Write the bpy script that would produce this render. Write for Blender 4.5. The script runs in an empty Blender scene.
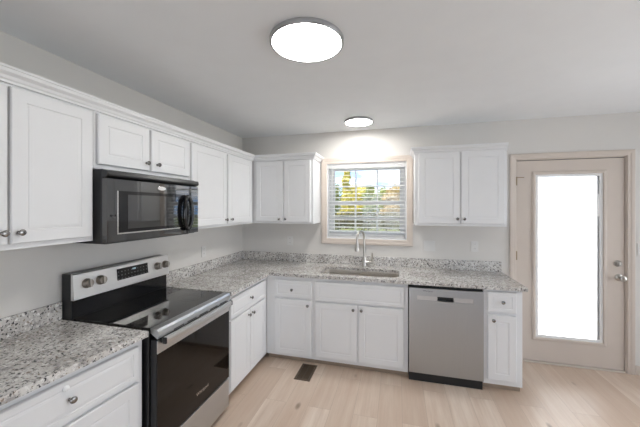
import bpy, bmesh, math, random
from mathutils import Vector, Matrix
random.seed(7)
PI = math.pi
scene = bpy.context.scene
col = scene.collection

# ------------------------------------------------------------------ camera
cam_data = bpy.data.cameras.new('camera')
cam = bpy.data.objects.new('camera', cam_data); col.objects.link(cam)
cam_data.sensor_width = 36.0
cam_data.lens = 293.55 / 640 * 36.0
cam_data.shift_y = -0.0099
cam_data.clip_start = 0.02; cam_data.clip_end = 300
cam.location = (1.967, -3.466, 1.59)
cam.rotation_euler = (PI/2, 0, 0.258)
scene.camera = cam

# ------------------------------------------------------------------ world, sun, fill lamps, exposure
world = bpy.data.worlds.new('sky'); scene.world = world
world.use_nodes = True
wn = world.node_tree; wn.nodes.clear()
w_out = wn.nodes.new('ShaderNodeOutputWorld')
w_bg = wn.nodes.new('ShaderNodeBackground'); w_bg.inputs['Strength'].default_value = 2.3
w_tc = wn.nodes.new('ShaderNodeTexCoord')
w_map = wn.nodes.new('ShaderNodeMapping'); w_map.inputs['Scale'].default_value = (1, 1, 3.2)
w_noise = wn.nodes.new('ShaderNodeTexNoise'); w_noise.inputs['Scale'].default_value = 4.5
w_noise.inputs['Detail'].default_value = 6
w_ramp = wn.nodes.new('ShaderNodeValToRGB')
w_ramp.color_ramp.elements[0].position = 0.44; w_ramp.color_ramp.elements[0].color = (0.34, 0.58, 1.0, 1)
w_ramp.color_ramp.elements[1].position = 0.60; w_ramp.color_ramp.elements[1].color = (1.15, 1.15, 1.15, 1)
wn.links.new(w_tc.outputs['Generated'], w_map.inputs['Vector'])
wn.links.new(w_map.outputs['Vector'], w_noise.inputs['Vector'])
wn.links.new(w_noise.outputs['Fac'], w_ramp.inputs['Fac'])
wn.links.new(w_ramp.outputs['Color'], w_bg.inputs['Color'])
wn.links.new(w_bg.outputs['Background'], w_out.inputs['Surface'])

sun_d = bpy.data.lights.new('sun', 'SUN'); sun_d.energy = 10.0; sun_d.angle = 0.01; sun_d.color = (1.0, 0.95, 0.86)
sun = bpy.data.objects.new('sun', sun_d); col.objects.link(sun)
sun.rotation_euler = (math.radians(38), 0, math.radians(-28))      # from behind the house

def area(name, loc, rot, sx, sy, energy, color):
    d = bpy.data.lights.new(name, 'AREA'); d.shape = 'RECTANGLE'; d.size = sx; d.size_y = sy
    d.energy = energy; d.color = color
    o = bpy.data.objects.new(name, d); col.objects.link(o); o.location = loc; o.rotation_euler = rot
    return o
# added fill lamps outside unseen right and rear windows, standing in for daylight
area('fill_right', (6.36, -1.70, 1.35), (0, PI/2, 0), 2.0, 2.6, 78, (0.96, 0.985, 1.0))
area('fill_rear_west', (1.5, -6.66, 1.10), (PI/2, 0, 0), 1.5, 1.9, 32, (0.96, 0.985, 1.0))
area('fill_rear_east', (4.2, -6.66, 1.10), (PI/2, 0, 0), 1.5, 1.9, 6, (0.96, 0.985, 1.0))

scene.view_settings.view_transform = 'Standard'
scene.view_settings.look = 'None'
scene.view_settings.gamma = 1.0
scene.view_settings.use_curve_mapping = False
scene.view_settings.exposure = -0.06

# ------------------------------------------------------------------ materials
class NT:
    def __init__(s, name):
        s.m = bpy.data.materials.new(name); s.m.use_nodes = True
        s.t = s.m.node_tree; s.b = s.t.nodes['Principled BSDF']; s.o = s.t.nodes['Material Output']
    def n(s, typ, **kw):
        x = s.t.nodes.new(typ)
        for k, v in kw.items():
            if hasattr(x, k): setattr(x, k, v)
            else: x.inputs[k.replace('_', ' ')].default_value = v
        return x
    def l(s, a, b): s.t.links.new(a, b)
    def pos(s, scale=(1, 1, 1), rot=(0, 0, 0)):
        g = s.n('ShaderNodeNewGeometry'); mp = s.n('ShaderNodeMapping')
        mp.inputs['Scale'].default_value = scale; mp.inputs['Rotation'].default_value = rot
        s.l(g.outputs['Position'], mp.inputs['Vector']); return mp.outputs['Vector']
    def noise(s, vec, scale, detail=2, rough=0.5):
        x = s.n('ShaderNodeTexNoise'); x.inputs['Scale'].default_value = scale
        x.inputs['Detail'].default_value = detail; x.inputs['Roughness'].default_value = rough
        s.l(vec, x.inputs['Vector']); return x.outputs['Fac']
    def ramp(s, fac, stops):
        x = s.n('ShaderNodeValToRGB'); e = x.color_ramp.elements
        while len(e) < len(stops): e.new(0.5)
        for el, (p, c) in zip(e, stops):
            el.position = p; el.color = (c[0], c[1], c[2], 1) if hasattr(c, '__len__') else (c, c, c, 1)
        s.l(fac, x.inputs['Fac']); return x.outputs['Color']
    def mix(s, fac, a, b, mode='MIX'):
        x = s.n('ShaderNodeMix'); x.data_type = 'RGBA'; x.blend_type = mode
        for sock, v in ((x.inputs[0], fac), (x.inputs[6], a), (x.inputs[7], b)):
            if isinstance(v, bpy.types.NodeSocket): s.l(v, sock)
            elif hasattr(v, '__len__'): sock.default_value = (v[0], v[1], v[2], 1)
            else: sock.default_value = v
        return x.outputs[2]
    def bump(s, h, strength=0.1, dist=0.002):
        x = s.n('ShaderNodeBump'); x.inputs['Strength'].default_value = strength; x.inputs['Distance'].default_value = dist
        s.l(h, x.inputs['Height']); s.l(x.outputs['Normal'], s.b.inputs['Normal'])

def simple(name, color, rough=0.5, metal=0.0, bump_scale=None, bump_s=0.05, spec=None, var=0.03):
    t = NT(name); b = t.b
    b.inputs['Roughness'].default_value = rough; b.inputs['Metallic'].default_value = metal
    if spec is not None: b.inputs['Specular IOR Level'].default_value = spec
    v = t.pos()
    f = t.noise(v, 6, 3)
    c = t.ramp(f, [(0.3, tuple(x*(1-var) for x in color)), (0.7, tuple(min(1, x*(1+var)) for x in color))])
    t.l(c, b.inputs['Base Color'])
    if bump_scale: t.bump(t.noise(v, bump_scale, 3), bump_s, 0.001)
    return t.m

M = {}
M['wall'] = simple('wall_paint', (0.67, 0.645, 0.61), 0.85, bump_scale=220, bump_s=0.04, var=0.01)
M['ceiling'] = simple('ceiling_paint', (0.84, 0.855, 0.865), 0.9, bump_scale=150, bump_s=0.05, var=0.01)
M['cab'] = simple('white_cabinet_paint', (0.755, 0.755, 0.755), 0.42, bump_scale=90, bump_s=0.02, var=0.008)
M['trim'] = simple('beige_trim_paint', (0.60, 0.525, 0.46), 0.45, var=0.015)
M['white'] = simple('white_plastic', (0.82, 0.82, 0.81), 0.4, var=0.01)
M['slat'] = simple('white_blind_slat', (0.91, 0.91, 0.905), 0.5, var=0.01)
def slat_mat():
    m = M['slat']; t = m.node_tree; b = t.nodes['Principled BSDF']; o = t.nodes['Material Output']
    tl = t.nodes.new('ShaderNodeBsdfTranslucent'); tl.inputs['Color'].default_value = (0.95, 0.95, 0.94, 1)
    mx = t.nodes.new('ShaderNodeMixShader'); mx.inputs[0].default_value = 0.4
    t.links.new(b.outputs[0], mx.inputs[1]); t.links.new(tl.outputs[0], mx.inputs[2]); t.links.new(mx.outputs[0], o.inputs['Surface'])
slat_mat()
M['vinyl'] = simple('white_vinyl', (0.90, 0.905, 0.91), 0.4, var=0.01)
M['outlet'] = simple('outlet_plastic', (0.70, 0.685, 0.66), 0.4, var=0.01)
M['slot'] = simple('dark_slot', (0.10, 0.10, 0.10), 0.6)
M['black'] = simple('black_plastic', (0.012, 0.012, 0.013), 0.32)
M['gblack'] = simple('glossy_black', (0.008, 0.008, 0.009), 0.05)
M['mwglass'] = simple('microwave_door_glass', (0.010, 0.010, 0.011), 0.03)
M['mwglass'].node_tree.nodes['Principled BSDF'].inputs['IOR'].default_value = 2.1
M['ovenglass'] = simple('oven_door_glass', (0.010, 0.007, 0.005), 0.05)
M['ovenglass'].node_tree.nodes['Principled BSDF'].inputs['IOR'].default_value = 1.36
M['cookglass'] = simple('cooktop_glass', (0.010, 0.010, 0.010), 0.04)
M['cookglass'].node_tree.nodes['Principled BSDF'].inputs['IOR'].default_value = 1.8
M['matte_black'] = simple('matte_black', (0.010, 0.010, 0.010), 0.6)
M['nickel'] = simple('brushed_nickel', (0.50, 0.475, 0.44), 0.32, 1.0)
M['knob'] = simple('satin_knob_metal', (0.25, 0.24, 0.23), 0.24, 1.0)
M['rangeknob'] = simple('bronze_grey_knob_metal', (0.36, 0.32, 0.28), 0.3, 1.0)
M['brass'] = simple('aged_hinge_metal', (0.30, 0.23, 0.15), 0.35, 1.0)
M['rim'] = simple('lamp_rim_metal', (0.38, 0.38, 0.385), 0.4, 0.6)
M['toe'] = simple('toe_kick_wood', (0.33, 0.255, 0.19), 0.55, var=0.15)
M['reg'] = simple('bronze_register_metal', (0.13, 0.095, 0.065), 0.45, 0.5)
M['grey'] = simple('grey_print', (0.45, 0.45, 0.46), 0.4)
M['silver'] = simple('silver_line', (0.80, 0.79, 0.77), 0.2, 1.0)
M['shadow_gap'] = simple('dark_gap', (0.03, 0.03, 0.03), 0.8)
M['bark'] = simple('bark', (0.16, 0.12, 0.085), 0.9, bump_scale=20, bump_s=0.4, var=0.2)

def steel(name, color, rough, vertical=True):
    t = NT(name); b = t.b
    b.inputs['Metallic'].default_value = 1.0
    v = t.pos((400, 400, 3) if not vertical else (3, 3, 400))
    f = t.noise(v, 1.0, 2)
    t.l(t.ramp(f, [(0.2, tuple(c*0.93 for c in color)), (0.8, color)]), b.inputs['Base Color'])
    t.l(t.ramp(f, [(0.2, rough*0.85), (0.8, rough*1.15)]), b.inputs['Roughness'])
    return t.m
M['steel'] = steel('stainless_steel', (0.72, 0.715, 0.70), 0.30)
M['stripsteel'] = steel('handle_strip_steel', (0.56, 0.55, 0.53), 0.34, False)
M['panelsteel'] = steel('control_panel_steel', (0.86, 0.855, 0.845), 0.36)
def touch():
    t = NT('black_touch_panel'); t.b.inputs['Roughness'].default_value = 0.08
    br = t.n('ShaderNodeTexBrick'); br.offset = 0.0
    sp = t.n('ShaderNodeSeparateXYZ'); cb = t.n('ShaderNodeCombineXYZ')
    t.l(t.pos(), sp.inputs[0]); t.l(sp.outputs['Y'], cb.inputs['X']); t.l(sp.outputs['Z'], cb.inputs['Y']); t.l(cb.outputs[0], br.inputs['Vector'])
    br.inputs['Scale'].default_value = 1.0
    br.inputs['Brick Width'].default_value = 0.026; br.inputs['Row Height'].default_value = 0.024; br.inputs['Mortar Size'].default_value = 0.0085
    br.inputs['Mortar Smooth'].default_value = 0.0
    for k, v in (('Color1', 0.10), ('Color2', 0.16), ('Mortar', 0.006)): br.inputs[k].default_value = (v, v, v, 1)
    t.l(br.outputs['Color'], t.b.inputs['Base Color'])
    return t.m
M['touch'] = touch()
M['drawersteel'] = steel('range_drawer_steel', (0.60, 0.615, 0.63), 0.36)
M['dwsteel'] = steel('dark_stainless_steel', (0.43, 0.437, 0.438), 0.34, False)
M['sinksteel'] = steel('sink_steel', (0.70, 0.665, 0.62), 0.28)

def granite():
    t = NT('speckled_granite'); b = t.b
    b.inputs['Roughness'].default_value = 0.16
    v = t.pos()
    vw = t.pos((1, 1.0, 1), (0.4, 0.3, 0.6))
    big = t.ramp(t.noise(v, 6, 4, 0.6), [(0.35, (0.47, 0.44, 0.41)), (0.62, (0.67, 0.65, 0.62))])
    mid = t.ramp(t.noise(vw, 33, 4, 0.65), [(0.51, 0.0), (0.62, 0.9)])
    c = t.mix(mid, big, (0.30, 0.285, 0.275))
    wht = t.ramp(t.noise(vw, 50, 3, 0.6), [(0.56, 0.0), (0.63, 1.0)])
    c = t.mix(wht, c, (0.78, 0.765, 0.74))
    brn = t.ramp(t.noise(v, 60, 3, 0.6), [(0.60, 0.0), (0.66, 1.0)])
    c = t.mix(brn, c, (0.27, 0.215, 0.175))
    drk = t.ramp(t.noise(vw, 76, 3, 0.55), [(0.578, 0.0), (0.62, 1.0)])
    c = t.mix(drk, c, (0.045, 0.043, 0.045))
    t.l(c, b.inputs['Base Color'])
    return t.m
M['granite'] = granite()

def floor_mat():
    t = NT('light_oak_planks'); b = t.b
    b.inputs['Roughness'].default_value = 0.38
    v = t.pos((1, 1, 1), (0, 0, PI/2))
    br = t.n('ShaderNodeTexBrick'); br.offset = 0.37; br.offset_frequency = 2
    t.l(v, br.inputs['Vector'])
    br.inputs['Scale'].default_value = 1.0
    br.inputs['Brick Width'].default_value = 1.22; br.inputs['Row Height'].default_value = 0.182
    br.inputs['Mortar Size'].default_value = 0.0012; br.inputs['Mortar Smooth'].default_value = 0.3
    br.inputs['Bias'].default_value = 0.0
    br.inputs['Color1'].default_value = (0, 0, 0, 1); br.inputs['Color2'].default_value = (1, 1, 1, 1)
    br.inputs['Mortar'].default_value = (0.5, 0.5, 0.5, 1)
    base = t.ramp(br.outputs['Color'], [(0.0, (0.60, 0.475, 0.375)), (0.5, (0.69, 0.57, 0.465)), (1.0, (0.76, 0.65, 0.55))])
    # per-plank shift of the grain
    addv = t.n('ShaderNodeVectorMath'); addv.operation = 'MULTIPLY_ADD'
    t.l(br.outputs['Color'], addv.inputs[0]); addv.inputs[1].default_value = (7.3, 3.1, 0)
    t.l(t.pos((9, 0.9, 1)), addv.inputs[2])
    g1 = t.noise(addv.outputs[0], 1.6, 6, 0.6)
    base = t.mix(t.ramp(g1, [(0.35, 0.0), (0.72, 0.70)]), base, (0.53, 0.375, 0.275))
    addf = t.n('ShaderNodeVectorMath'); addf.operation = 'MULTIPLY_ADD'
    t.l(br.outputs['Color'], addf.inputs[0]); addf.inputs[1].default_value = (31, 13, 0)
    t.l(t.pos((70, 2.2, 1)), addf.inputs[2])
    g2 = t.noise(addf.outputs[0], 1.0, 4, 0.6)
    base = t.mix(t.ramp(g2, [(0.45, 0.0), (0.8, 0.30)]), base, (0.44, 0.33, 0.25))
    # knots
    vo = t.n('ShaderNodeTexVoronoi'); vo.inputs['Scale'].default_value = 1.0
    t.l(t.pos((3.6, 1.7, 1)), vo.inputs['Vector'])
    kn = t.ramp(vo.outputs['Distance'], [(0.03, 0.75), (0.09, 0.0)])
    base = t.mix(kn, base, (0.20, 0.13, 0.085))
    base = t.mix(t.ramp(br.outputs['Fac'], [(0.0, 0.0), (1.0, 0.55)]), base, (0.27, 0.19, 0.14))
    t.l(base, b.inputs['Base Color'])
    t.bump(g2, 0.06, 0.001)
    return t.m
M['floor'] = floor_mat()

def emit(name, color, strength):
    t = NT(name)
    t.b.inputs['Base Color'].default_value = (*[min(c, 0.8) for c in color], 1)
    t.b.inputs['Emission Color'].default_value = (*color, 1)
    t.b.inputs['Emission Strength'].default_value = strength
    t.b.inputs['Roughness'].default_value = 0.5
    return t.m
M['diffuser'] = emit('lamp_diffuser', (1.0, 0.985, 0.96), 33.0)
M['diffuser_small'] = emit('lamp_diffuser_small', (1.0, 0.985, 0.96), 70.0)
M['doorblind'] = emit('glowing_white_blind', (1.0, 1.0, 1.0), 4.0)  # blind emits by itself, standing in for daylight and brightening the floor
M['display'] = emit('range_clock_digits', (0.55, 0.75, 1.0), 0.5)

def glass():
    t = NT('window_glass'); t.t.nodes.remove(t.b)
    tr = t.n('ShaderNodeBsdfTransparent'); gl = t.n('ShaderNodeBsdfGlossy'); gl.inputs['Roughness'].default_value = 0.02
    fr = t.n('ShaderNodeFresnel'); fr.inputs['IOR'].default_value = 1.45
    mx = t.n('ShaderNodeMixShader')
    t.l(fr.outputs['Fac'], mx.inputs[0]); t.l(tr.outputs[0], mx.inputs[1]); t.l(gl.outputs[0], mx.inputs[2])
    t.l(mx.outputs[0], t.o.inputs['Surface'])
    return t.m
M['glass'] = glass()

def leaf(name, c1, c2):
    t = NT(name); b = t.b
    b.inputs['Roughness'].default_value = 0.6
    f = t.noise(t.pos(), 1.3, 4, 0.7)
    t.l(t.ramp(f, [(0.35, c1), (0.65, c2)]), b.inputs['Base Color'])
    return t.m
M['leaf_yellow'] = leaf('yellow_green_leaves', (0.42, 0.36, 0.05), (0.62, 0.55, 0.12))
M['leaf_green'] = leaf('green_leaves', (0.14, 0.19, 0.04), (0.34, 0.36, 0.10))
M['leaf_tan'] = leaf('tan_autumn_leaves', (0.36, 0.25, 0.10), (0.58, 0.46, 0.22))
M['leaf_dark'] = leaf('dark_hedge_leaves', (0.045, 0.05, 0.02), (0.16, 0.14, 0.06))
M['grass'] = leaf('grass', (0.14, 0.17, 0.05), (0.24, 0.26, 0.09))
M['asphalt'] = simple('sky_tinted_asphalt', (0.34, 0.39, 0.47), 0.7, bump_scale=30, bump_s=0.2, var=0.08)  # sky reflection put into the base colour as a blue tint

# ------------------------------------------------------------------ object helpers
WL = {}
def _wl(o): return WL[o.name] if o else Vector((0, 0, 0))
def empty(name, label, cat, loc, group=None, kind=None):
    o = bpy.data.objects.new(name, None); col.objects.link(o); o.empty_display_size = 0.1
    o.location = loc; WL[o.name] = Vector(loc)
    if label: o['label'] = label
    if cat: o['category'] = cat
    if group: o['group'] = group
    if kind: o['kind'] = kind
    return o
def obj(name, bm, mat, parent=None, label=None, cat=None, group=None, kind=None, smooth=False):
    bmesh.ops.recalc_face_normals(bm, faces=bm.faces)
    lo = Vector((1e9,)*3); hi = Vector((-1e9,)*3)
    for v in bm.verts:
        for i in range(3): lo[i] = min(lo[i], v.co[i]); hi[i] = max(hi[i], v.co[i])
    c = (lo+hi)/2; c.z = lo.z
    for v in bm.verts: v.co -= c
    me = bpy.data.meshes.new(name); bm.to_mesh(me); bm.free()
    if smooth:
        for p in me.polygons: p.use_smooth = True
        try: me.set_sharp_from_angle(angle=math.radians(38))
        except Exception: pass
    me.materials.append(M[mat] if isinstance(mat, str) else mat)
    o = bpy.data.objects.new(name, me); col.objects.link(o)
    WL[o.name] = c.copy(); o.location = c - _wl(parent)
    if parent: o.parent = parent
    if label: o['label'] = label
    if cat: o['category'] = cat
    if group: o['group'] = group
    if kind: o['kind'] = kind
    return o
def B(): return bmesh.new()
def box(bm, x0, x1, y0, y1, z0, z1, bev=0.0, seg=2):
    t = bmesh.new() if bev else bm
    xs, ys, zs = sorted((x0, x1)), sorted((y0, y1)), sorted((z0, z1))
    vs = [t.verts.new((x, y, z)) for x in xs for y in ys for z in zs]
    for f in ((0,1,3,2),(4,6,7,5),(0,4,5,1),(2,3,7,6),(0,2,6,4),(1,5,7,3)):
        t.faces.new([vs[i] for i in f])
    if bev:
        bmesh.ops.recalc_face_normals(t, faces=t.faces)
        bmesh.ops.bevel(t, geom=list(t.edges), offset=bev, segments=seg, affect='EDGES', profile=0.5)
        merge(bm, t)
    return bm
def merge(bm, t):
    me = bpy.data.meshes.new('scratch'); t.to_mesh(me); t.free(); bm.from_mesh(me); bpy.data.meshes.remove(me)
def bx(*a, **k): return box(B(), *a, **k)
class Frame:
    """surface frame: u along the run, v up, n out of the wall"""
    def __init__(s, O, U, V, N): s.O, s.U, s.V, s.N = map(Vector, (O, U, V, N))
    def p(s, u, v, n): return s.O + s.U*u + s.V*v + s.N*n
LEFT = Frame((0,0,0), (0,1,0), (0,0,1), (1,0,0))      # u = y
BACK = Frame((0,0,0), (1,0,0), (0,0,1), (0,-1,0))     # u = x, n = -y
UP = Frame((0,0,0), (1,0,0), (0,1,0), (0,0,1))
def loft(bm, rings, cap0=True, cap1=True, closed=True):
    R = [[bm.verts.new(p) for p in r] for r in rings]
    n = len(R[0])
    for a, b in zip(R, R[1:]):
        for i in range(n if closed else n-1):
            j = (i+1) % n
            bm.faces.new((a[i], a[j], b[j], b[i]))
    if cap0: bm.faces.new(R[0])
    if cap1: bm.faces.new(R[-1])
    return bm
def fbox(F, u0, u1, v0, v1, n0, n1, bev=0.0):
    a, b = F.p(u0, v0, n0), F.p(u1, v1, n1)
    return bx(a.x, b.x, a.y, b.y, a.z, b.z, bev)
def fboxin(bm, F, u0, u1, v0, v1, n0, n1, bev=0.0):
    a, b = F.p(u0, v0, n0), F.p(u1, v1, n1)
    return box(bm, a.x, b.x, a.y, b.y, a.z, b.z, bev)
def panel(F, u0, u1, v0, v1, n0, t=0.020, stile=0.056):
    """routed panel door: eased edge, frame, groove, raised field"""
    prof = [(0, 0), (0, t-0.005), (0.004, t), (stile, t), (stile+0.002, t-0.003), (stile+0.008, t-0.0035),
            (stile+0.010, t-0.002), (stile+0.022, t-0.0008), (stile+0.024, t-0.001)]
    rings = []
    for ins, d in prof:
        rings.append([F.p(u, v, n0+d) for u, v in ((u0+ins, v0+ins), (u1-ins, v0+ins), (u1-ins, v1-ins), (u0+ins, v1-ins))])
    return loft(B(), rings)
def lathe(F, u, v, n, prof, seg=24):
    """prof: list of (radius, height along n)"""
    rings = [[F.p(u+r*math.cos(2*PI*i/seg), v+r*math.sin(2*PI*i/seg), n+h) for i in range(seg)] for r, h in prof]
    return loft(B(), rings)
def tube(pts, rads, seg=14, bm=None):
    bm = bm or B(); pts = [Vector(p) for p in pts]
    if not hasattr(rads, '__len__'): rads = [rads]*len(pts)
    rings = []; prev = None
    for i, p in enumerate(pts):
        d = (pts[min(i+1, len(pts)-1)] - pts[max(i-1, 0)]).normalized()
        if prev is None:
            a = Vector((0, 0, 1)) if abs(d.z) < 0.9 else Vector((1, 0, 0))
            prev = d.cross(a).normalized()
        x = (prev - d*prev.dot(d)).normalized(); prev = x; y = d.cross(x)
        rings.append([p + (x*math.cos(2*PI*k/seg)+y*math.sin(2*PI*k/seg))*rads[i] for k in range(seg)])
    return loft(bm, rings)
def knob(F, u, v, n, parent):
    return obj('knob', lathe(F, u, v, n, [(0.0085, 0), (0.0085, 0.003), (0.0055, 0.006), (0.0055, 0.013), (0.009, 0.016), (0.0140, 0.019),
                                      (0.0145, 0.023), (0.012, 0.027), (0.006, 0.029)], 20), 'knob', parent, 'satin metal round knob', smooth=True)
def text_mesh(name, s, F, u, v, n, size, mat, parent, depth=0.0006, spacing=1.0):
    cu = bpy.data.curves.new('scratch_text', 'FONT'); cu.body = s; cu.size = size; cu.extrude = depth; cu.align_x = 'CENTER'; cu.align_y = 'CENTER'
    cu.space_character = spacing
    to = bpy.data.objects.new('scratch_text', cu); col.objects.link(to)
    dg = bpy.context.evaluated_depsgraph_get()
    me = bpy.data.meshes.new_from_object(to.evaluated_get(dg))
    bpy.data.objects.remove(to); bpy.data.curves.remove(cu)
    bm = B(); bm.from_mesh(me); bpy.data.meshes.remove(me)
    for vv in bm.verts: vv.co = F.p(u+vv.co.x, v+vv.co.y, n+vv.co.z)
    return obj(name, bm, mat, parent)

# ------------------------------------------------------------------ the room
H = 2.495; XR = 6.2; YR = -6.5; T = 0.14
obj('floor', bx(-T, XR+T, YR-T, T, -0.12, 0), 'floor', kind='structure')
obj('ceiling', bx(-T, XR+T, YR-T, T, H, H+0.12), 'ceiling', kind='structure')
obj('wall_left', bx(-T, 0, YR-T, T, 0, H), 'wall', kind='structure')
def wall_holes(name, along, fixed0, fixed1, a0, a1, holes):
    """along: 'x' or 'y'; holes: (a0, a1, z0, z1) sorted"""
    bm = B()
    def put(p, q, z0, z1):
        if q-p < 1e-6 or z1-z0 < 1e-6: return
        if along == 'x': box(bm, p, q, fixed0, fixed1, z0, z1)
        else: box(bm, fixed0, fixed1, p, q, z0, z1)
    c = a0
    for h0, h1, z0, z1 in holes:
        put(c, h0, 0, H); put(h0, h1, 0, z0); put(h0, h1, z1, H); c = h1
    put(c, a1, 0, H)
    return obj(name, bm, 'wall', kind='structure')
WX0, WX1, WZ0, WZ1 = 1.14, 2.068, 1.215, 2.112          # kitchen window opening
DX0, DX1, DZ1 = 3.155, 4.088, 2.082                     # exterior door opening
wall_holes('wall_back', 'x', 0, T, 0, XR+T, [(WX0, WX1, WZ0, WZ1), (DX0, DX1, 0, DZ1)])
wall_holes('wall_right', 'y', XR, XR+T, YR-T, 0, [(-3.00, -0.40, 0.35, 2.35)])
wall_holes('wall_rear', 'x', YR-T, YR, 0, XR, [(0.75, 2.25, 0.15, 2.08), (3.45, 4.95, 0.15, 2.08)])
# trims
def casing(name, F, u0, u1, v0, v1, w, t, mat, bottom):
    """picture-frame or three-sided casing with a stepped profile, mitred"""
    bm = B()
    prof = [(0, 0), (0, t*0.7), (0.006, t*0.8), (w*0.45, t*0.85), (w*0.55, t), (w-0.005, t), (w, t*0.85), (w, 0)]
    if bottom: pathc = [(u0, v0, -1, -1), (u0, v1, -1, 1), (u1, v1, 1, 1), (u1, v0, 1, -1)]
    else: pathc = [(u0, v0, -1, 0), (u0, v1, -1, 1), (u1, v1, 1, 1), (u1, v0, 1, 0)]
    R = [[bm.verts.new(F.p(u+du*a, v+dv*a, n)) for a, n in prof] for u, v, du, dv in pathc]
    pairs = list(zip(R, R[1:])) + ([(R[-1], R[0])] if bottom else [])
    for a, b in pairs:
        for i in range(len(prof)-1): bm.faces.new((a[i], a[i+1], b[i+1], b[i]))
        bm.faces.new((a[0], b[0], b[-1], a[-1]))
    if not bottom: bm.faces.new(R[0]); bm.faces.new(R[-1])
    return obj(name, bm, mat, kind='structure')
casing('trim_1', BACK, WX0, WX1, WZ0, WZ1, 0.066, 0.018, 'trim', True)
casing('trim_2', BACK, DX0, DX1, 0.001, DZ1, 0.058, 0.018, 'trim', False)
bm = B(); box(bm, 4.150, XR, -0.014, 0, 0, 0.085, 0.003)
obj('baseboard_back', bm, 'trim', kind='structure')
obj('baseboard_rear', bx(0, XR, YR, YR+0.014, 0, 0.085, 0.003), 'trim', kind='structure')
obj('baseboard_right', bx(XR-0.014, XR, YR+0.02, -0.02, 0, 0.085, 0.003), 'trim', kind='structure')

# ---- kitchen window
win = empty('window_1', None, None, ((WX0+WX1)/2, 0.05, WZ0), kind='structure')
def rect_frame(u0, u1, v0, v1, w, n0, n1, F=BACK, bev=0.0):
    bm = B()
    fboxin(bm, F, u0, u0+w, v0, v1, n0, n1); fboxin(bm, F, u1-w, u1, v0, v1, n0, n1)
    fboxin(bm, F, u0+w, u1-w, v0, v0+w, n0, n1); fboxin(bm, F, u0+w, u1-w, v1-w, v1, n0, n1)
    return bm
obj('jamb', rect_frame(WX0, WX1, WZ0, WZ1, 0.012, -0.139, 0.0), 'vinyl', win)
obj('frame', rect_frame(WX0+0.012, WX1-0.012, WZ0+0.012, WZ1-0.012, 0.030, -0.138, -0.070), 'vinyl', win)
sx0, sx1 = WX0+0.042, WX1-0.042; zm = 1.637
def sash(v0, v1, n0, n1):
    s = obj('sash', rect_frame(sx0, sx1, v0, v1, 0.034, n0, n1), 'vinyl', win)
    bm = B(); nm = (n0+n1)/2
    w = sx1-sx0
    for k in (1, 2):
        u = sx0 + 0.034 + (w-0.068)*k/3
        fboxin(bm, BACK, u-0.010, u+0.010, v0+0.034, v1-0.034, nm-0.009, nm+0.009)
    vm = (v0+v1)/2
    fboxin(bm, BACK, sx0+0.034, sx1-0.034, vm-0.010, vm+0.010, nm-0.008, nm+0.008)
    obj('muntin', bm, 'vinyl', s)
    obj('pane', fbox(BACK, sx0+0.034, sx1-0.034, v0+0.034, v1-0.034, nm-0.002, nm+0.002), 'glass', s)
sash(zm-0.02, WZ1-0.042, -0.132, -0.106)
sash(WZ0+0.042, zm+0.02, -0.102, -0.076)

# ---- entry door
door = empty('door_1', None, None, ((DX0+DX1)/2, 0.03, 0), kind='structure')
sl0, sl1, sz0, sz1 = 3.1675, 4.0750, 0.022, 2.0665
bm = B()                                                    # slab with the opening for the lite
gx0, gx1, gz0, gz1 = 3.325, 3.912, 0.255, 1.932
for a in ((sl0, gx0, sz0, sz1), (gx1, sl1, sz0, sz1), (gx0, gx1, sz0, gz0), (gx0, gx1, gz1, sz1)):
    fboxin(bm, BACK, a[0], a[1], a[2], a[3], -0.050, -0.006)
obj('slab', bm, 'trim', door)
def lite_frame(n0, n1):
    bm = B()
    prof = [(-0.022, 0), (-0.022, 0.006), (-0.012, 0.012), (0.004, 0.012), (0.010, 0.004), (0.010, 0)]
    rings = []
    for ins, d in prof:
        rings.append([BACK.p(u, v, n0+d) for u, v in ((gx0+ins, gz0+ins), (gx1-ins, gz0+ins), (gx1-ins, gz1-ins), (gx0+ins, gz1-ins))])
    loft(bm, rings, False, False)
    return bm
obj('lite_frame', lite_frame(-0.0055, 0), 'trim', door)
bm = rect_frame(gx0+0.010, gx1-0.010, gz0+0.010, gz1-0.010, 0.024, -0.040, -0.004)
obj('glazing_strip', bm, 'white', door)
obj('pane', fbox(BACK, gx0+0.035, gx1-0.035, gz0+0.035, gz1-0.035, -0.016, -0.012), 'glass', door)
bm = B()                                                    # closed mini blind between the panes
z = gz0+0.035
while z < gz1-0.051:
    vs = [bm.verts.new(BACK.p(u, vv, n)) for u, vv, n in ((gx0+0.036, z, -0.0225), (gx1-0.050, z, -0.0225), (gx1-0.050, z+0.0145, -0.0300), (gx0+0.036, z+0.0145, -0.0300),
          (gx0+0.036, z, -0.0235), (gx1-0.050, z, -0.0235), (gx1-0.050, z+0.0145, -0.0310), (gx0+0.036, z+0.0145, -0.0310))]
    for f in ((0,1,2,3),(7,6,5,4),(0,4,5,1),(1,5,6,2),(2,6,7,3),(3,7,4,0)): bm.faces.new([vs[i] for i in f])
    z += 0.0128
obj('closed_blind', bm, 'doorblind', door, 'closed white blind behind the glass, with added glow in place of daylight')
obj('blind_track', fbox(BACK, gx1-0.048, gx1-0.0355, gz0+0.036, gz1-0.036, -0.034, -0.017), 'grey', door)
bm = fbox(BACK, gx1-0.046, gx1-0.036, 1.50, 1.72, -0.0115, -0.003, 0.002)
obj('blind_slider', bm, 'white', door)
obj('blind_outer_pane', fbox(BACK, gx0+0.012, gx1-0.012, gz0+0.012, gz1-0.012, -0.0465, -0.043), 'glass', door)
k = obj('door_knob', lathe(BACK, 4.030, 0.912, -0.006, [(0.033, 0), (0.033, 0.005), (0.028, 0.010), (0.013, 0.014), (0.012, 0.034), (0.020, 0.040),
                    (0.027, 0.050), (0.028, 0.060), (0.024, 0.068), (0.012, 0.072)], 28), 'nickel', door, 'nickel round door knob', smooth=True)
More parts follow.
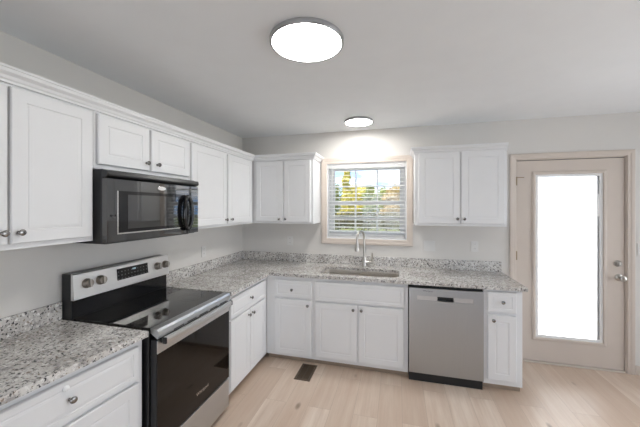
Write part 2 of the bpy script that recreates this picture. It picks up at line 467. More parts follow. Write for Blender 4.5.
k = obj('deadbolt', lathe(BACK, 4.022, 1.046, -0.006, [(0.031, 0), (0.031, 0.006), (0.026, 0.012), (0.010, 0.013)], 28), 'nickel', door, 'nickel deadbolt', smooth=True)
obj('thumb_turn', fbox(BACK, 4.016, 4.028, 1.030, 1.062, 0.007, 0.020, 0.003), 'nickel', k)
for hz in (1.86, 1.09, 0.26):
    bm = tube([(3.158, -0.008, hz-0.045), (3.158, -0.008, hz+0.045)], 0.0080, 12)
    fboxin(bm, BACK, 3.146, 3.1545, hz-0.044, hz+0.044, -0.006, -0.001)
    obj('hinge', bm, 'brass', door, smooth=True)
bm = tube([(3.158, -0.012, 1.895), (3.205, -0.020, 1.895), (3.225, -0.016, 1.895)], 0.004, 10)   # hinge-pin door stop
obj('door_stop', bm, 'brass', door, smooth=True)
obj('jamb', rect_frame(DX0, DX1, -0.012, DZ1, 0.009, -0.138, -0.0005), 'trim', door)
obj('gap_shade', rect_frame(DX0+0.0095, DX1-0.0095, 0.0185, DZ1-0.0095, 0.0028, -0.045, -0.014), 'slot', door, 'dark strip standing in for the shade of the door gap')  # strip put in to paint the dark line of the gap
obj('threshold', bx(DX0+0.01, DX1-0.01, -0.012, 0.12, 0.0005, 0.018, 0.004), 'trim', door)

# ---- unseen windows behind and right of the camera, added to admit fill light
def added_window(name, along, fix, a0, a1, z0, z1):
    w = empty(name, None, None, ((fix, (a0+a1)/2, z0) if along == 'y' else ((a0+a1)/2, fix, z0)), kind='structure')
    F = Frame((fix, 0, 0), (0, 1, 0), (0, 0, 1), (-1, 0, 0)) if along == 'y' else Frame((0, fix, 0), (1, 0, 0), (0, 0, 1), (0, 1, 0))
    obj('frame', rect_frame(a0, a1, z0, z1, 0.05, -0.12, -0.05, F), 'vinyl', w)
    bm = B(); am = (a0+a1)/2
    fboxin(bm, F, am-0.03, am+0.03, z0+0.05, z1-0.05, -0.11, -0.06)
    obj('mullion', bm, 'vinyl', w)
    obj('pane', fbox(F, a0+0.05, am-0.03, z0+0.05, z1-0.05, -0.090, -0.086), 'glass', w)
    obj('pane', fbox(F, am+0.03, a1-0.05, z0+0.05, z1-0.05, -0.090, -0.086), 'glass', w)
added_window('added_window_2', 'y', XR, -3.00, -0.40, 0.35, 2.35)
added_window('added_window_3', 'x', YR, 0.75, 2.25, 0.15, 2.08)
added_window('added_window_4', 'x', YR, 3.45, 4.95, 0.15, 2.08)

# ------------------------------------------------------------------ outside
obj('ground_lawn', bx(-40, 60, -40, 90, -1.3, -0.9), 'grass', kind='structure')
obj('bounce_slab_right', bx(6.36, 18, -20, 0.1, -0.9, -0.05), 'asphalt', kind='structure')  # unseen grey slab added so lawn bounce does not tint the room green
obj('bounce_slab_rear', bx(-6, 6.35, -20, -6.66, -0.9, -0.05), 'asphalt', kind='structure')  # second unseen slab, added for neutral bounce at the rear
obj('driveway', bx(-25, 20, 9.0, 25.3, -0.9, -0.86), 'asphalt', kind='structure')
def crown(bm, c, r, n, sz, squash=1.0):
    for _ in range(n):
        d = Vector((random.gauss(0, 1), random.gauss(0, 1), random.gauss(0, 1))).normalized()
        p = Vector(c) + Vector((d.x*r, d.y*r, d.z*r*squash)) * random.uniform(0.45, 1.0)
        a = Vector((random.gauss(0, 1), random.gauss(0, 1), random.gauss(0, 1))).normalized()
        b = a.orthogonal().normalized(); cc = a.cross(b)
        s = sz*random.uniform(0.6, 1.3)
        vs = [bm.verts.new(p + b*s*x + cc*s*y + a*s*zz) for x, y, zz in ((-1, 0, 0), (0, 0.45, .12), (1, 0, 0), (0, -0.45, .12))]
        bm.faces.new(vs)
def tree(label, x, y, top, rad, mat, blobs=9, cone=False):
    t = empty('tree', label, 'tree', (x, y, -0.9), 'trees beyond the driveway')
    hgt = top + 0.9
    obj('trunk', tube([(x, y, -0.9), (x+0.05, y, -0.9+hgt*0.35), (x-0.05, y+0.1, -0.9+hgt*0.75)], [0.20, 0.15, 0.06], 10), 'bark', t, smooth=True)
    bm = B()
    for i in range(blobs):
        if cone:
            f = i/(blobs-1); rr = rad*(0.62 - 0.34*f)
            crown(bm, (x+random.uniform(-1, 1)*rad*0.4*(1-f), y+random.uniform(-1, 1)*rad*0.35, -0.9+hgt*0.22 + f*(hgt*0.78-rr*0.9)), rr, 380, 0.15)
        else:
            a = 2*PI*i/blobs*2.4; f = i/(blobs-1); rr = rad*random.uniform(0.42, 0.55)
            w = rad*0.5*(1-0.45*f)
            crown(bm, (x+w*math.cos(a), y+w*math.sin(a), -0.9+hgt*0.25 + f*(hgt*0.75-rr)), rr, 420, 0.15)
    obj('crown', bm, mat, t)
tree('tall yellow-green tree seen through the left panes of the window', -3.7, 30.0, 6.1, 1.45, 'leaf_yellow', 11, True)
tree('small green tree just right of the tall yellow one', -1.2, 30.0, 4.1, 1.05, 'leaf_green', 9)
tree('yellow-tan tree in the middle right of the window view', 1.0, 30.0, 3.7, 1.0, 'leaf_tan', 9)
tree('tan tree seen through the right panes of the window', 3.1, 30.0, 4.8, 1.0, 'leaf_tan', 9)
tree('broad green tree at the far left edge of the window view', -6.6, 35.0, 5.0, 2.0, 'leaf_green', 12)
tree('broad yellow-green tree behind the small green tree', -2.4, 35.0, 4.6, 2.0, 'leaf_yellow', 12)
tree('broad tan tree behind the right panes of the window', 1.8, 35.0, 4.8, 2.0, 'leaf_tan', 12)
tree('yellow tree standing furthest back, left of the window middle', -4.6, 41.0, 5.3, 2.1, 'leaf_yellow', 12)
tree('green tree standing furthest back, in the window middle', -0.3, 41.0, 4.7, 2.1, 'leaf_green', 12)
tree('tan tree standing furthest back, at the right of the window', 4.0, 41.0, 5.6, 2.1, 'leaf_tan', 12)
bm = B()
for i in range(46):
    x = -9 + i*0.36
    crown(bm, (x, 26.7+random.uniform(-.2, .2), 0.15+random.uniform(-.1, .15)), 0.95, 260, 0.12)
obj('hedge', bm, 'leaf_dark', label='long dark hedge along the far side of the driveway', cat='hedge')

# ------------------------------------------------------------------ ceiling lights
def ceiling_light(label, x, y, r, mat):
    t = empty('ceiling_light', label, 'ceiling light', (x, y, H), 'flush round ceiling lights')
    F = Frame((0, 0, H), (1, 0, 0), (0, -1, 0), (0, 0, -1))
    obj('rim', lathe(F, x, -y, 0.0, [(r-0.02, 0.0), (r-0.004, 0.0), (r, 0.004), (r, 0.021), (r-0.002, 0.024), (r-0.012, 0.0250), (r-0.014, 0.020), (r-0.02, 0.016)], 64), 'rim', t, 'brushed grey metal rim', smooth=True)
    obj('diffuser', lathe(F, x, -y, 0.0, [(r-0.022, 0.0165), (r-0.0150, 0.0205), (r-0.0148, 0.024), (r-0.03, 0.0258), (r*0.5, 0.0268), (0.01, 0.027)], 64), mat, t, 'glowing white disc', smooth=True)
ceiling_light('larger round ceiling light, in the foreground, glowing white', 1.492, -1.945, 0.200, 'diffuser')
ceiling_light('smaller round ceiling light near the wall above the window', 1.575, -0.40, 0.148, 'diffuser_small')

# ------------------------------------------------------------------ upper cabinets
UG = 'white wall cabinets'
def upper(label, F, u0, u1, z0, z1, doors, knobs, extra=None, depth=0.325, bottom_rail=True):
    t = empty('wall_cabinet', label, 'cabinet', tuple(F.p((u0+u1)/2, z0, 0)), UG)
    bm = fbox(F, u0+0.001, u1-0.001, z0, z1, 0.001, depth, 0.002)
    obj('body', bm, 'cab', t)
    ds = []
    for (a, b, va, vb) in doors:
        ds.append(obj('door', panel(F, a, b, va, vb, depth+0.0005), 'cab', t))
    for i, (u, v) in knobs: knob(F, u, v, depth+0.0205, ds[i])
    return t
ZT = 2.150
upper('tall white wall cabinet at the left edge, left of the microwave', LEFT, -2.985, -2.205, 1.403, ZT,
      [(-2.940, -2.586, 1.428, 2.116), (-2.576, -2.223, 1.428, 2.116)], [(0, (-2.606, 1.478)), (1, (-2.548, 1.478))])
upper('short white wall cabinet directly above the black microwave', LEFT, -2.205, -1.432, 1.808, ZT,
      [(-2.190, -1.838, 1.834, 2.116), (-1.822, -1.445, 1.834, 2.116)], [(0, (-1.866, 1.884)), (1, (-1.775, 1.884))])
upper('white wall cabinet on the left wall between microwave and corner', LEFT, -1.432, -0.346, 1.403, ZT,
      [(-1.415, -0.908, 1.425, 2.116), (-0.880, -0.393, 1.425, 2.116)], [(0, (-0.930, 1.468)), (1, (-0.835, 1.468))])
upper('white wall cabinet on the back wall, left of the window', BACK, 0.001, 1.060, 1.403, ZT,
      [(0.372, 0.706, 1.423, 2.116), (0.720, 1.030, 1.423, 2.116)], [(0, (0.664, 1.456)), (1, (0.742, 1.456))], depth=0.325)
upper('white wall cabinet on the back wall between window and door', BACK, 2.140, 2.972, 1.403, ZT,
      [(2.174, 2.559, 1.428, 2.132), (2.568, 2.948, 1.428, 2.132)], [(0, (2.532, 1.475)), (1, (2.594, 1.475))])
# crown mouldings
CP = [(0.0, 0.0), (0.010, 0.002), (0.010, 0.012), (0.016, 0.018), (0.020, 0.030), (0.034, 0.042), (0.036, 0.056), (0.040, 0.058), (0.040, 0.068), (0.0, 0.068)]
def crown_mould(label, path):
    """path: plan points with outward mitre vectors"""
    bm = B(); z0 = 2.128
    R = [[bm.verts.new((x+dx*a, y+dy*a, z0+h)) for a, h in CP] for x, y, dx, dy in path]
    for a, b in zip(R, R[1:]):
        for i in range(len(CP)): j = (i+1) % len(CP); bm.faces.new((a[i], a[j], b[j], b[i]))
    bm.faces.new(R[0]); bm.faces.new(R[-1])
    obj('crown_moulding', bm, 'cab', None, label, 'moulding', 'cabinet crown mouldings')
e = 0.3255
crown_mould('white crown moulding along the tops of the left-hand wall cabinets', [(e, -2.985, 1, 0), (e, -e, 1, -1), (1.0605, -e, 1, -1), (1.0605, -0.002, 1, 0)])
crown_mould('white crown moulding on the wall cabinet beside the door', [(2.1395, -0.002, -1, 0), (2.1395, -e, -1, -1), (2.9725, -e, 0, -1), (2.9725, -0.002, 0, 0)])

# ------------------------------------------------------------------ base cabinets
BG = 'white base cabinets'
ZF, ZC = 0.060, 0.882
def base(label, F, u0, u1, depth, doors, drawers, blanks=(), knobs=(), toe_back=0.05, n_in=0.001, open_top=False):
    t = empty('base_cabinet', label, 'cabinet', tuple(F.p((u0+u1)/2, 0, 0)), BG)
    if open_top:
        bm = B(); a0, a1 = u0+0.0007, u1-0.0007
        fboxin(bm, F, a0, a1, ZF, ZC, depth-0.020, depth); fboxin(bm, F, a0, a1, ZF, ZC, n_in, n_in+0.012)
        fboxin(bm, F, a0, a0+0.018, ZF, ZC, n_in+0.012, depth-0.020); fboxin(bm, F, a1-0.018, a1, ZF, ZC, n_in+0.012, depth-0.020)
        fboxin(bm, F, a0+0.018, a1-0.018, ZF, ZF+0.018, n_in+0.012, depth-0.020)
        obj('body', bm, 'cab', t)
    else:
        obj('body', fbox(F, u0+0.0007, u1-0.0007, ZF, ZC, n_in, depth, 0.0015), 'cab', t)
    obj('toe_kick', fbox(F, u0+0.001, u1-0.001, 0.0, ZF-0.001, n_in, depth-toe_back), 'toe', t, 'wood-brown recessed toe kick')
    for (a, b, va, vb, ks) in doors:
        d = obj('door', panel(F, a, b, va, vb, depth+0.0005), 'cab', t)
        for u, v in ks: knob(F, u, v, depth+0.0205, d)
    for (a, b, va, vb, ks) in drawers:
        d = obj('drawer', panel(F, a, b, va, vb, depth+0.0005, stile=0.030), 'cab', t)
        for u, v in ks: knob(F, u, v, depth+0.0205, d)
    for (a, b, va, vb) in blanks:
        obj('false_front', panel(F, a, b, va, vb, depth+0.0005, stile=0.030), 'cab', t)
    return t
near = base('white base cabinet in the left foreground, nearest the camera, left of the range', LEFT, -2.935, -2.156, 0.610,
     [(-2.900, -2.552, 0.09, 0.648, [(-2.58, 0.58)]), (-2.540, -2.190, 0.09, 0.648, [(-2.51, 0.58)])],
     [(-2.900, -2.190, 0.665, 0.845, [(-2.515, 0.760)])])
bm = lathe(LEFT, -2.532, 0.816, 0.631, [(0.013, 0), (0.013, 0.004), (0.008, 0.009), (0.004, 0.010)], 16)
obj('child_lock', bm, 'white', near, 'white plastic child lock', smooth=True)
# the front of this run is not quite parallel to the wall: it narrows away from the range
def taper(o):
    if o.type == 'MESH':
        for v in o.data.vertices:
            w = WL[o.name] + v.co
            v.co.x += 0.0875*(w.y+2.156)*max(0.0, min(1.0, w.x/0.6))
    for c in o.children: taper(c)
taper(near)
base('white base cabinet on the left wall between range and corner', LEFT, -1.392, -0.628, 0.640,
     [(-1.345, -1.026, 0.088, 0.656, [(-1.056, 0.614)]), (-1.018, -0.700, 0.088, 0.656, [(-0.984, 0.614)])],
     [(-1.345, -0.700, 0.672, 0.845, [(-1.020, 0.762)])])
base('white back-wall base cabinet in the corner, one drawer over one door', BACK, 0.6415, 1.148, 0.628,
     [(0.737, 1.131, 0.085, 0.652, [(1.098, 0.602)])], [(0.737, 1.135, 0.672, 0.842, [(0.930, 0.750)])])
base('white sink base cabinet with two doors under the window', BACK, 1.148, 2.062, 0.628,
     [(1.172, 1.590, 0.097, 0.642, [(1.556, 0.602)]), (1.606, 2.026, 0.097, 0.642, [(1.634, 0.602)])], [], [(1.172, 2.028, 0.660, 0.848)], open_top=True)
base('narrow white base cabinet between dishwasher and door', BACK, 2.690, 2.990, 0.628,
     [(2.722, 2.940, 0.105, 0.665, [(2.762, 0.620)])], [(2.722, 2.940, 0.690, 0.862, [(2.834, 0.780)])])

# ------------------------------------------------------------------ countertops
def slab_poly(outer, holes, z0, z1, bev=0.004):
    bm = B(); edges = []
    for loop in [outer]+holes:
        vs = [bm.verts.new((x, y, z1)) for x, y in loop]
        for i in range(len(vs)): edges.append(bm.edges.new((vs[i], vs[(i+1) % len(vs)])))
    bmesh.ops.triangle_fill(bm, use_beauty=True, use_dissolve=False, edges=edges)
    r = bmesh.ops.extrude_face_region(bm, geom=list(bm.faces))
    for v in r['geom']:
        if isinstance(v, bmesh.types.BMVert): v.co.z = z0
    bmesh.ops.recalc_face_normals(bm, faces=bm.faces)
    return bm
def rrect(x0, x1, y0, y1, r, n=6):
    pts = []
    for cx, cy, a in ((x1-r, y1-r, 0), (x0+r, y1-r, PI/2), (x0+r, y0+r, PI), (x1-r, y0+r, 1.5*PI)):
        for i in range(n+1): pts.append((cx+r*math.cos(a+i*PI/2/n), cy+r*math.sin(a+i*PI/2/n)))
    return pts
ZT0, ZT1 = 0.8835, 0.914
ct = empty('countertop', 'short speckled granite countertop in the left foreground, left of the range', 'countertop', (0.32, -2.55, ZT0), 'granite countertops')
obj('slab', slab_poly([(0.001, -2.95), (0.586, -2.95), (0.654, -2.156), (0.001, -2.156)], [], ZT0, ZT1), 'granite', ct)
obj('backsplash', bx(0.001, 0.021, -2.95, -2.156, ZT1+0.0003, 1.020, 0.002), 'granite', ct)
SX0, SX1, SY0, SY1 = 1.186, 1.985, -0.565, -0.195
ct = empty('countertop', 'long L-shaped speckled granite countertop holding the sink', 'countertop', (1.6, -0.33, ZT0), 'granite countertops')
obj('slab', slab_poly([(0.001, -0.001), (0.001, -1.392), (0.690, -1.392), (0.682, -0.664), (3.018, -0.664), (3.018, -0.001)],
                      [rrect(SX0, SX1, SY0, SY1, 0.07)], ZT0, ZT1), 'granite', ct)
obj('backsplash', bx(0.022, 3.018, -0.021, -0.001, ZT1+0.0003, 1.018, 0.002), 'granite', ct)
obj('backsplash', bx(0.001, 0.021, -1.392, -0.001, ZT1+0.0003, 1.018, 0.002), 'granite', ct)

# ------------------------------------------------------------------ sink, faucet
sk = empty('sink', 'stainless steel undermount sink set into the countertop below the window', 'sink', (1.6, -0.395, 0.70))
def ring(ins, z, r): return [(x, y, z) for x, y in rrect(SX0+ins, SX1-ins, SY0+ins, SY1-ins, r)]
rings = [ring(-0.012, 0.8825, 0.078), ring(-0.004, 0.8825, 0.072), ring(-0.003, 0.872, 0.07), ring(0.004, 0.72, 0.066), ring(0.018, 0.702, 0.055), ring(0.05, 0.697, 0.04)]
bm = loft(B(), rings, False, True)
rings2 = [[(x, y, z-0.003) for x, y, z in r] for r in rings]
loft(bm, rings2, False, True)
# join rim edge
obj('bowl', bm, 'sinksteel', sk, smooth=True)
obj('drain', lathe(UP, 1.60, -0.36, 0.6975, [(0.042, 0), (0.042, 0.002), (0.034, 0.003), (0.030, 0.001), (0.008, 0.001), (0.008, 0.006), (0.002, 0.006)], 24), 'nickel', sk, smooth=True)

fc = empty('faucet', 'brushed nickel gooseneck pull-down kitchen faucet standing behind the sink', 'faucet', (1.600, -0.105, ZT1))
fx, fy = 1.600, -0.105
obj('base', lathe(UP, fx, fy, ZT1+0.0005, [(0.031, 0), (0.031, 0.006), (0.026, 0.010), (0.0245, 0.014), (0.0245, 0.105), (0.020, 0.116), (0.015, 0.120)], 28), 'nickel', fc, smooth=True)
dx, dy = -0.058, -0.170                                    # direction the spout reaches
L = math.hypot(dx, dy); R = L/2; zc = 1.232
pts = [(fx, fy, ZT1+0.10), (fx, fy, 1.10), (fx, fy, 1.18)]
for i in range(0, 13):
    a = PI - PI*i/12
    f = 0.5 + 0.5*math.cos(a)
    pts.append((fx+dx*f, fy+dy*f, zc+R*math.sin(a)))
pts.append((fx+dx, fy+dy, 1.205))
obj('spout', tube(pts, 0.0125, 16), 'nickel', fc, smooth=True)
F2 = Frame((0, 0, 0), (1, 0, 0), (0, 1, 0), (0, 0, 1))
obj('spray_head', lathe(F2, fx+dx, fy+dy, 1.108, [(0.016, 0), (0.0245, 0.002), (0.0250, 0.02), (0.0205, 0.06), (0.0165, 0.09), (0.0140, 0.104)], 24), 'nickel', fc, smooth=True)
h = obj('valve', tube([(fx+0.020, fy, 0.962), (fx+0.094, fy, 0.962), (fx+0.106, fy, 0.962)], [0.021, 0.021, 0.016], 18), 'nickel', fc, smooth=True)
obj('lever', tube([(fx+0.086, fy, 0.975), (fx+0.090, fy-0.010, 1.02), (fx+0.096, fy-0.020, 1.075)], [0.011, 0.010, 0.008], 12), 'nickel', h, smooth=True)

# ------------------------------------------------------------------ range
RY0, RY1 = -2.1500, -1.3985
FY0, FY1 = -2.1400, -1.4260
rg = empty('range', 'freestanding stainless steel electric range with black glass cooktop', 'range', (0.35, (FY0+FY1)/2, 0))
obj('body', bx(0.010, 0.640, FY0, FY1, 0.035, 0.894, 0.003), 'black', rg, 'black side panels')
for y in (FY0+0.05, FY1-0.05):
    for x in (0.06, 0.60):
        obj('foot', lathe(UP, x, y, 0.0, [(0.016, 0), (0.018, 0.004), (0.012, 0.012), (0.012, 0.036)], 14), 'matte_black', rg, smooth=True)
ckt = obj('cooktop', bx(0.086, 0.650, FY0+0.004, FY1-0.004, 0.8945, 0.9195, 0.002), 'cookglass', rg, 'glossy black glass cooktop')
for x, y, r in ((0.24, -1.96, 0.075), (0.24, -1.60, 0.075), (0.48, -1.96, 0.105), (0.48, -1.60, 0.09)):
    bm = B()
    for rr in (r, r*0.62):
        rings = [[(x+q*math.cos(2*PI*i/48), y+q*math.sin(2*PI*i/48), 0.9197) for i in range(48)] for q in (rr, rr-0.0015)]
        loft(bm, rings, False, False)
    obj('burner_ring', bm, simple('burner_print', (0.035, 0.035, 0.036), 0.15), ckt)
fr = B()
loft(fr, [[(x, y, z) for x, z in ((0.651, 0.8945), (0.698, 0.866), (0.703, 0.869), (0.703, 0.906), (0.694, 0.919), (0.651, 0.9215))] for y in (FY0, FY1)])
ft = obj('front_trim', fr, 'drawersteel', rg, 'stainless front trim with vent slots')
for i in range(5):
    y0 = FY0+0.115+i*0.115
    obj('vent_slot', bx(0.700, 0.7038, y0, y0+0.085, 0.871, 0.879), 'slot', ft)
# backguard
bgd = obj('backguard', bx(0.006, 0.080, RY0, RY1, 0.8945, 1.186, 0.003), 'black', rg, 'black rear guard with steel control panel')
obj('lower_glass', bx(0.0805, 0.0845, RY0+0.006, RY1-0.006, 0.921, 1.030), 'gblack', bgd)
fr = B()
loft(fr, [[(x, y, z) for x, z in ((0.0805, 1.030), (0.104, 1.030), (0.108, 1.034), (0.094, 1.182), (0.088, 1.190), (0.0805, 1.190))] for y in (RY0, RY1)])
cp = obj('control_panel', fr, 'panelsteel', bgd, 'stainless control panel')
# sloping frame of the control panel front
slope = Vector((0.094-0.108, 0, 1.182-1.034)).normalized()
CPF = Frame((0.108, 0, 1.034), (0, 1, 0), slope, Vector((0, 1, 0)).cross(slope))
for y in (-2.072, -1.985, -1.520, -1.440):
    bm = lathe(CPF, y, 0.084, 0.0003, [(0.030, 0), (0.030, 0.004), (0.027, 0.006), (0.026, 0.026), (0.023, 0.030), (0.004, 0.030)], 28)
    kb = obj('control_knob', bm, 'rangeknob', cp, 'bronze-grey control knob', smooth=True)
    bm = B(); r_ = [CPF.p(y+u, 0.084+v, n) for u, v, n in ((-.006, -.024, .0302), (.006, -.024, .0302), (.006, .024, .0302), (-.006, .024, .0302))]
    loft(bm, [r_, [p + CPF.N*0.008 for p in r_]])
    obj('knob_grip', bm, 'nickel', kb)
def cpbox(u0, u1, v0, v1, n0, n1):
    return loft(B(), [[CPF.p(u, v, n) for u, v in ((u0, v0), (u1, v0), (u1, v1), (u0, v1))] for n in (n0, n1)])
dsp = obj('display_panel', cpbox(-1.868, -1.612, 0.050, 0.128, 0.0003, 0.003), 'touch', cp, 'black touch display panel')
text_mesh('clock_digits', '12:00', CPF, -1.735, 0.108, 0.0031, 0.015, 'display', dsp)
# oven door
dr = obj('oven_door', bx(0.648, 0.690, FY0+0.002, FY1-0.002, 0.262, 0.858, 0.004), 'black', rg, 'oven door')
obj('door_band', bx(0.6905, 0.6945, FY0+0.003, FY1-0.003, 0.782, 0.856, 0.001), 'steel', dr, 'stainless band')
obj('door_glass', bx(0.6905, 0.6940, FY0+0.003, FY1-0.003, 0.266, 0.781), 'ovenglass', dr, 'glossy black oven window')
pts = []
for i in range(13):
    f = i/12; y = FY0+0.030 + f*(FY1-FY0-0.060)
    pts.append((0.722+0.016*math.sin(PI*f), y))
bm = B()
prof = [(-0.008, -0.018), (0.008, -0.018), (0.013, -0.008), (0.013, 0.008), (0.008, 0.018), (-0.008, 0.018)]
loft(bm, [[(x+a, y, 0.852+z) for a, z in prof] for x, y in pts])
hd = obj('handle', bm, 'steel', dr, 'long stainless bar handle', smooth=True)
for y in (FY0+0.036, FY1-0.036):
    obj('handle_mount', bx(0.695, 0.7132, y-0.014, y+0.014, 0.838, 0.864, 0.003), 'black', hd)
obj('handle_cap', bx(0.712, 0.736, FY0+0.018, FY0+0.0295, 0.835, 0.869, 0.003), 'black', hd, 'black end cap')
obj('handle_cap', bx(0.712, 0.736, FY1-0.0295, FY1-0.018, 0.835, 0.869, 0.003), 'black', hd, 'black end cap')
text_mesh('logo', 'Whirlpool', LEFT, -1.750, 0.356, 0.6942, 0.030, 'silver', dr)
obj('storage_drawer', bx(0.645, 0.692, FY0+0.002, FY1-0.002, 0.040, 0.254, 0.004), 'drawersteel', rg, 'stainless storage drawer')

# ------------------------------------------------------------------ microwave
MY0, MY1, MZ0, MZ1 = -2.2030, -1.4345, 1.3780, 1.8040
mw = empty('microwave', 'black over-the-range microwave hung under the short cabinet', 'microwave', (0.2, (MY0+MY1)/2, MZ0))
obj('body', bx(0.002, 0.385, MY0, MY1, MZ0+0.006, MZ1-0.001, 0.004), 'black', mw)
bm = B()
loft(bm, [[(x, y, z) for x, z in ((0.3855, 1.757), (0.395, 1.7525), (0.421, 1.764), (0.425, 1.774), (0.421, 1.794), (0.3855, 1.800))] for y in (MY0+0.001, MY1-0.001)])
vt = obj('vent_grille', bm, 'black', mw, 'black top vent strip')
DV = -1.536
dd = obj('door', bx(0.3855, 0.418, MY0+0.002, DV, 1.392, 1.750), 'mwglass', mw, 'glossy black door')
obj('window_border', bx(0.4181, 0.4192, -2.132, -1.600, 1.442, 1.684), 'gblack', dd, 'black border round the door window')
obj('window', bx(0.4193, 0.4203, -2.072, -1.660, 1.462, 1.664), 'mwglass', dd, 'dark door window')
bm = B()
for a in ((-2.140, -2.1325, 1.434, 1.684), (-2.1325, -1.600, 1.434, 1.4415)):
    box(bm, 0.4181, 0.4196, a[0], a[1], a[2], a[3])
obj('window_trim', bm, 'silver', dd, 'thin silver line around window')
bm = B()
rings = [[(x, -1.812+0.036*s*math.cos(2*PI*i/28), 1.716+0.013*s*math.sin(2*PI*i/28)) for i in range(28)] for x, s in ((0.4181, 1), (0.4196, 1), (0.4200, 0.9))]
loft(bm, rings)
obj('badge', bm, 'silver', dd, 'small oval silver badge')
obj('control_panel', bx(0.3855, 0.418, DV+0.003, MY1-0.002, 1.392, 1.750), 'mwglass', mw, 'glossy black control panel')
# oval loop handle
hp = []
for i in range(37):
    a = 2*PI*i/36
    hp.append((0.4345+0.010*abs(math.cos(a)), -1.577+0.040*math.cos(a), 1.548+0.122*math.sin(a)))
bm = B(); n = 36; rr = 0.0155; seg = 10; rings = []
for i in range(n):
    p = Vector(hp[i]); d = (Vector(hp[(i+1) % n])-Vector(hp[i-1])).normalized()
    x = Vector((1, 0, 0)); x = (x-d*x.dot(d)).normalized(); y = d.cross(x)
    rings.append([p+(x*math.cos(2*PI*k/seg)+y*math.sin(2*PI*k/seg))*rr for k in range(seg)])
RV = [[bm.verts.new(p) for p in r] for r in rings]
for i in range(n):
    a, b = RV[i], RV[(i+1) % n]
    for k in range(seg): bm.faces.new((a[k], a[(k+1) % seg], b[(k+1) % seg], b[k]))
hd = obj('handle', bm, 'gblack', dd, 'black oval loop handle', smooth=True)
for zz in (1.548-0.112, 1.548+0.112):
    obj('handle_mount', bx(0.4185, 0.432, -1.587, -1.567, zz-0.014, zz+0.014, 0.003), 'gblack', hd)
obj('underside', bx(0.06, 0.36, MY0+0.04, MY1-0.04, MZ0, MZ0+0.0055), 'matte_black', mw)

# ------------------------------------------------------------------ dishwasher
DW0, DW1 = 2.0665, 2.6860
dw = empty('dishwasher', 'stainless steel dishwasher built in between the base cabinets', 'dishwasher', ((DW0+DW1)/2, -0.33, 0))
obj('body', bx(DW0+0.004, DW1-0.004, -0.628, -0.02, 0.022, 0.878), 'matte_black', dw)
PZ0, PZ1 = 0.750, 0.790                                     # pocket handle band
bm = B()
fboxin(bm, BACK, DW0+0.002, DW1-0.002, 0.090, PZ0, 0.630, 0.668)
fboxin(bm, BACK, DW0+0.002, DW1-0.002, PZ1, 0.858, 0.630, 0.668)
fboxin(bm, BACK, DW0+0.002, 2.140, PZ0, PZ1, 0.630, 0.668)
fboxin(bm, BACK, 2.606, DW1-0.002, PZ0, PZ1, 0.630, 0.668)
fd = obj('door', bm, 'dwsteel', dw, 'brushed stainless door')
for a, b in ((2.140, 2.312), (2.446, 2.606)):
    obj('pocket_strip', fbox(BACK, a, b, PZ0, PZ1, 0.630, 0.662), 'stripsteel', fd, 'lighter recessed handle strip')
obj('handle_opening', fbox(BACK, 2.312, 2.446, PZ0, PZ1, 0.630, 0.640), 'matte_black', fd, 'black handle opening')
text_mesh('logo', 'Whirlpool', BACK, 2.232, 0.835, 0.6681, 0.020, 'slot', fd)
obj('kickplate', fbox(BACK, DW0+0.003, DW1-0.003, 0.0, 0.086, 0.560, 0.634), 'matte_black', dw, 'black kickplate')
obj('vent_badge', fbox(BACK, DW0+0.0005, DW0+0.0019, 0.16, 0.30, 0.635, 0.660), 'slot', fd)

# ------------------------------------------------------------------ window blind
bl = empty('window_blind', 'white horizontal slat blind hanging open in the window', 'blind', ((WX0+WX1)/2, 0.03, WZ0))
bx0, bx1 = WX0+0.016, WX1-0.016
obj('headrail', bx(bx0, bx1, 0.004, 0.052, 2.052, 2.098, 0.002), 'slat', bl)
zs = []; z = 1.262
while z < 2.045: zs.append(z); z += 0.0445
for z in zs:
    bm = B(); rings = []
    tl = math.radians(11)
    for u in (bx0+0.004, bx1-0.004):
        r_ = []
        for s, h in ((-0.024, 0), (-0.012, 0.0012), (0, 0.0016), (0.012, 0.0012), (0.024, 0), (0.024, -0.002), (0, -0.001), (-0.024, -0.002)):
            r_.append((u, 0.028+s*math.cos(tl)-h*math.sin(tl), z+s*math.sin(tl)+h))
        rings.append(r_)
    loft(bm, rings)
    obj('slat', bm, 'slat', bl)
obj('bottom_rail', bx(bx0+0.002, bx1-0.002, 0.004, 0.052, 1.229, 1.247, 0.003), 'slat', bl)
for u in (bx0+0.13, (bx0+bx1)/2+0.02, bx1-0.13):
    for y in (0.0025, 0.0535):
        obj('ladder_cord', tube([(u, y, 1.248), (u, y, 2.052)], 0.0009, 6), 'slat', bl)
obj('tilt_wand', tube([(bx0+0.055, -0.004, 1.62), (bx0+0.055, -0.004, 2.06)], 0.0035, 8), 'slat', bl)

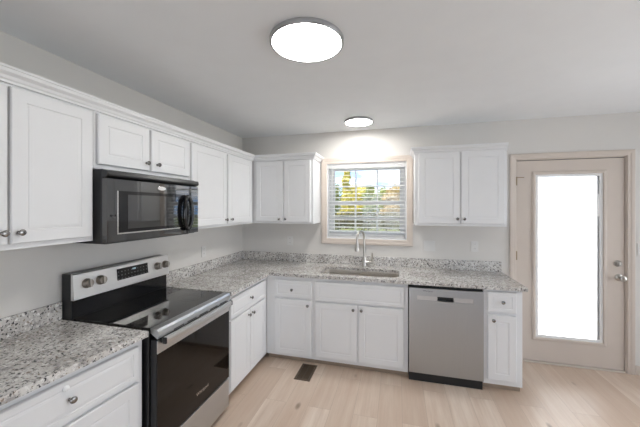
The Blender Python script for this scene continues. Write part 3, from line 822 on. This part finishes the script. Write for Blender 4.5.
# ------------------------------------------------------------------ outlets and switches
def outlet(label, F, u, v, kind='outlet', w=0.072, h=0.115):
    nm, cat = ('wall_outlet', 'outlet') if kind == 'outlet' else ('light_switch', 'switch')
    t = empty(nm, label, cat, tuple(F.p(u, v, 0)), 'outlets and switches')
    obj('plate', fbox(F, u-w/2, u+w/2, v-h/2, v+h/2, 0.0005, 0.006, 0.002), 'outlet', t)
    if kind == 'outlet':
        for s in (-1, 1):
            so = obj('socket', fbox(F, u-0.016, u+0.016, v+s*0.024-0.014, v+s*0.024+0.014, 0.0062, 0.0078, 0.0006), 'outlet', t)
            bm = B()
            for du in (-0.006, 0.006): fboxin(bm, F, u+du-0.001, u+du+0.001, v+s*0.024-0.002, v+s*0.024+0.007, 0.0079, 0.0082)
            obj('slot', bm, 'slot', so)
    else:
        n = max(1, round(w/0.055)) if w > 0.09 else 1
        for i in range(n):
            uu = u + (i-(n-1)/2)*0.046
            obj('rocker', fbox(F, uu-0.016, uu+0.016, v-0.033, v+0.033, 0.0062, 0.009, 0.001), 'outlet', t)
    return t
outlet('white outlet on the back wall left of the window, under the cabinet', BACK, 0.665, 1.170)
outlet('wide two-gang switch plate on the back wall just right of the window', BACK, 2.311, 1.160, 'switch', 0.118)
outlet('white outlet on the back wall under the right-hand wall cabinet', BACK, 2.766, 1.168)
outlet('white outlet on the left wall right of the range', LEFT, -0.800, 1.125)
outlet('white switch plate at the right edge, right of the door', BACK, 4.208, 1.190, 'switch', 0.074)

# ------------------------------------------------------------------ floor register
rgs = empty('floor_register', 'brown metal floor register in the planks before the corner cabinet', 'register', (1.113, -0.77, 0))
bm = B()
RX0, RX1, RY_0, RY_1 = 1.040, 1.192, -0.905, -0.632
for a in ((RX0, RX0+0.018, RY_0, RY_1), (RX1-0.018, RX1, RY_0, RY_1), (RX0+0.018, RX1-0.018, RY_0, RY_0+0.018), (RX0+0.018, RX1-0.018, RY_1-0.018, RY_1)):
    box(bm, a[0], a[1], a[2], a[3], 0.0005, 0.006)
obj('frame', bm, 'reg', rgs)
obj('duct_opening', bx(RX0+0.019, RX1-0.019, RY_0+0.019, RY_1-0.019, 0.0003, 0.0010), 'slot', rgs)
bm = B()
for c in range(2):
    xa = RX0+0.020+c*0.058
    for i in range(16):
        y = RY_0+0.024+i*0.0145
        box(bm, xa, xa+0.052, y, y+0.007, 0.0012, 0.005)
box(bm, (RX0+RX1)/2-0.002, (RX0+RX1)/2+0.002, RY_0+0.019, RY_1-0.019, 0.0012, 0.0055)
obj('louvers', bm, 'reg', rgs)
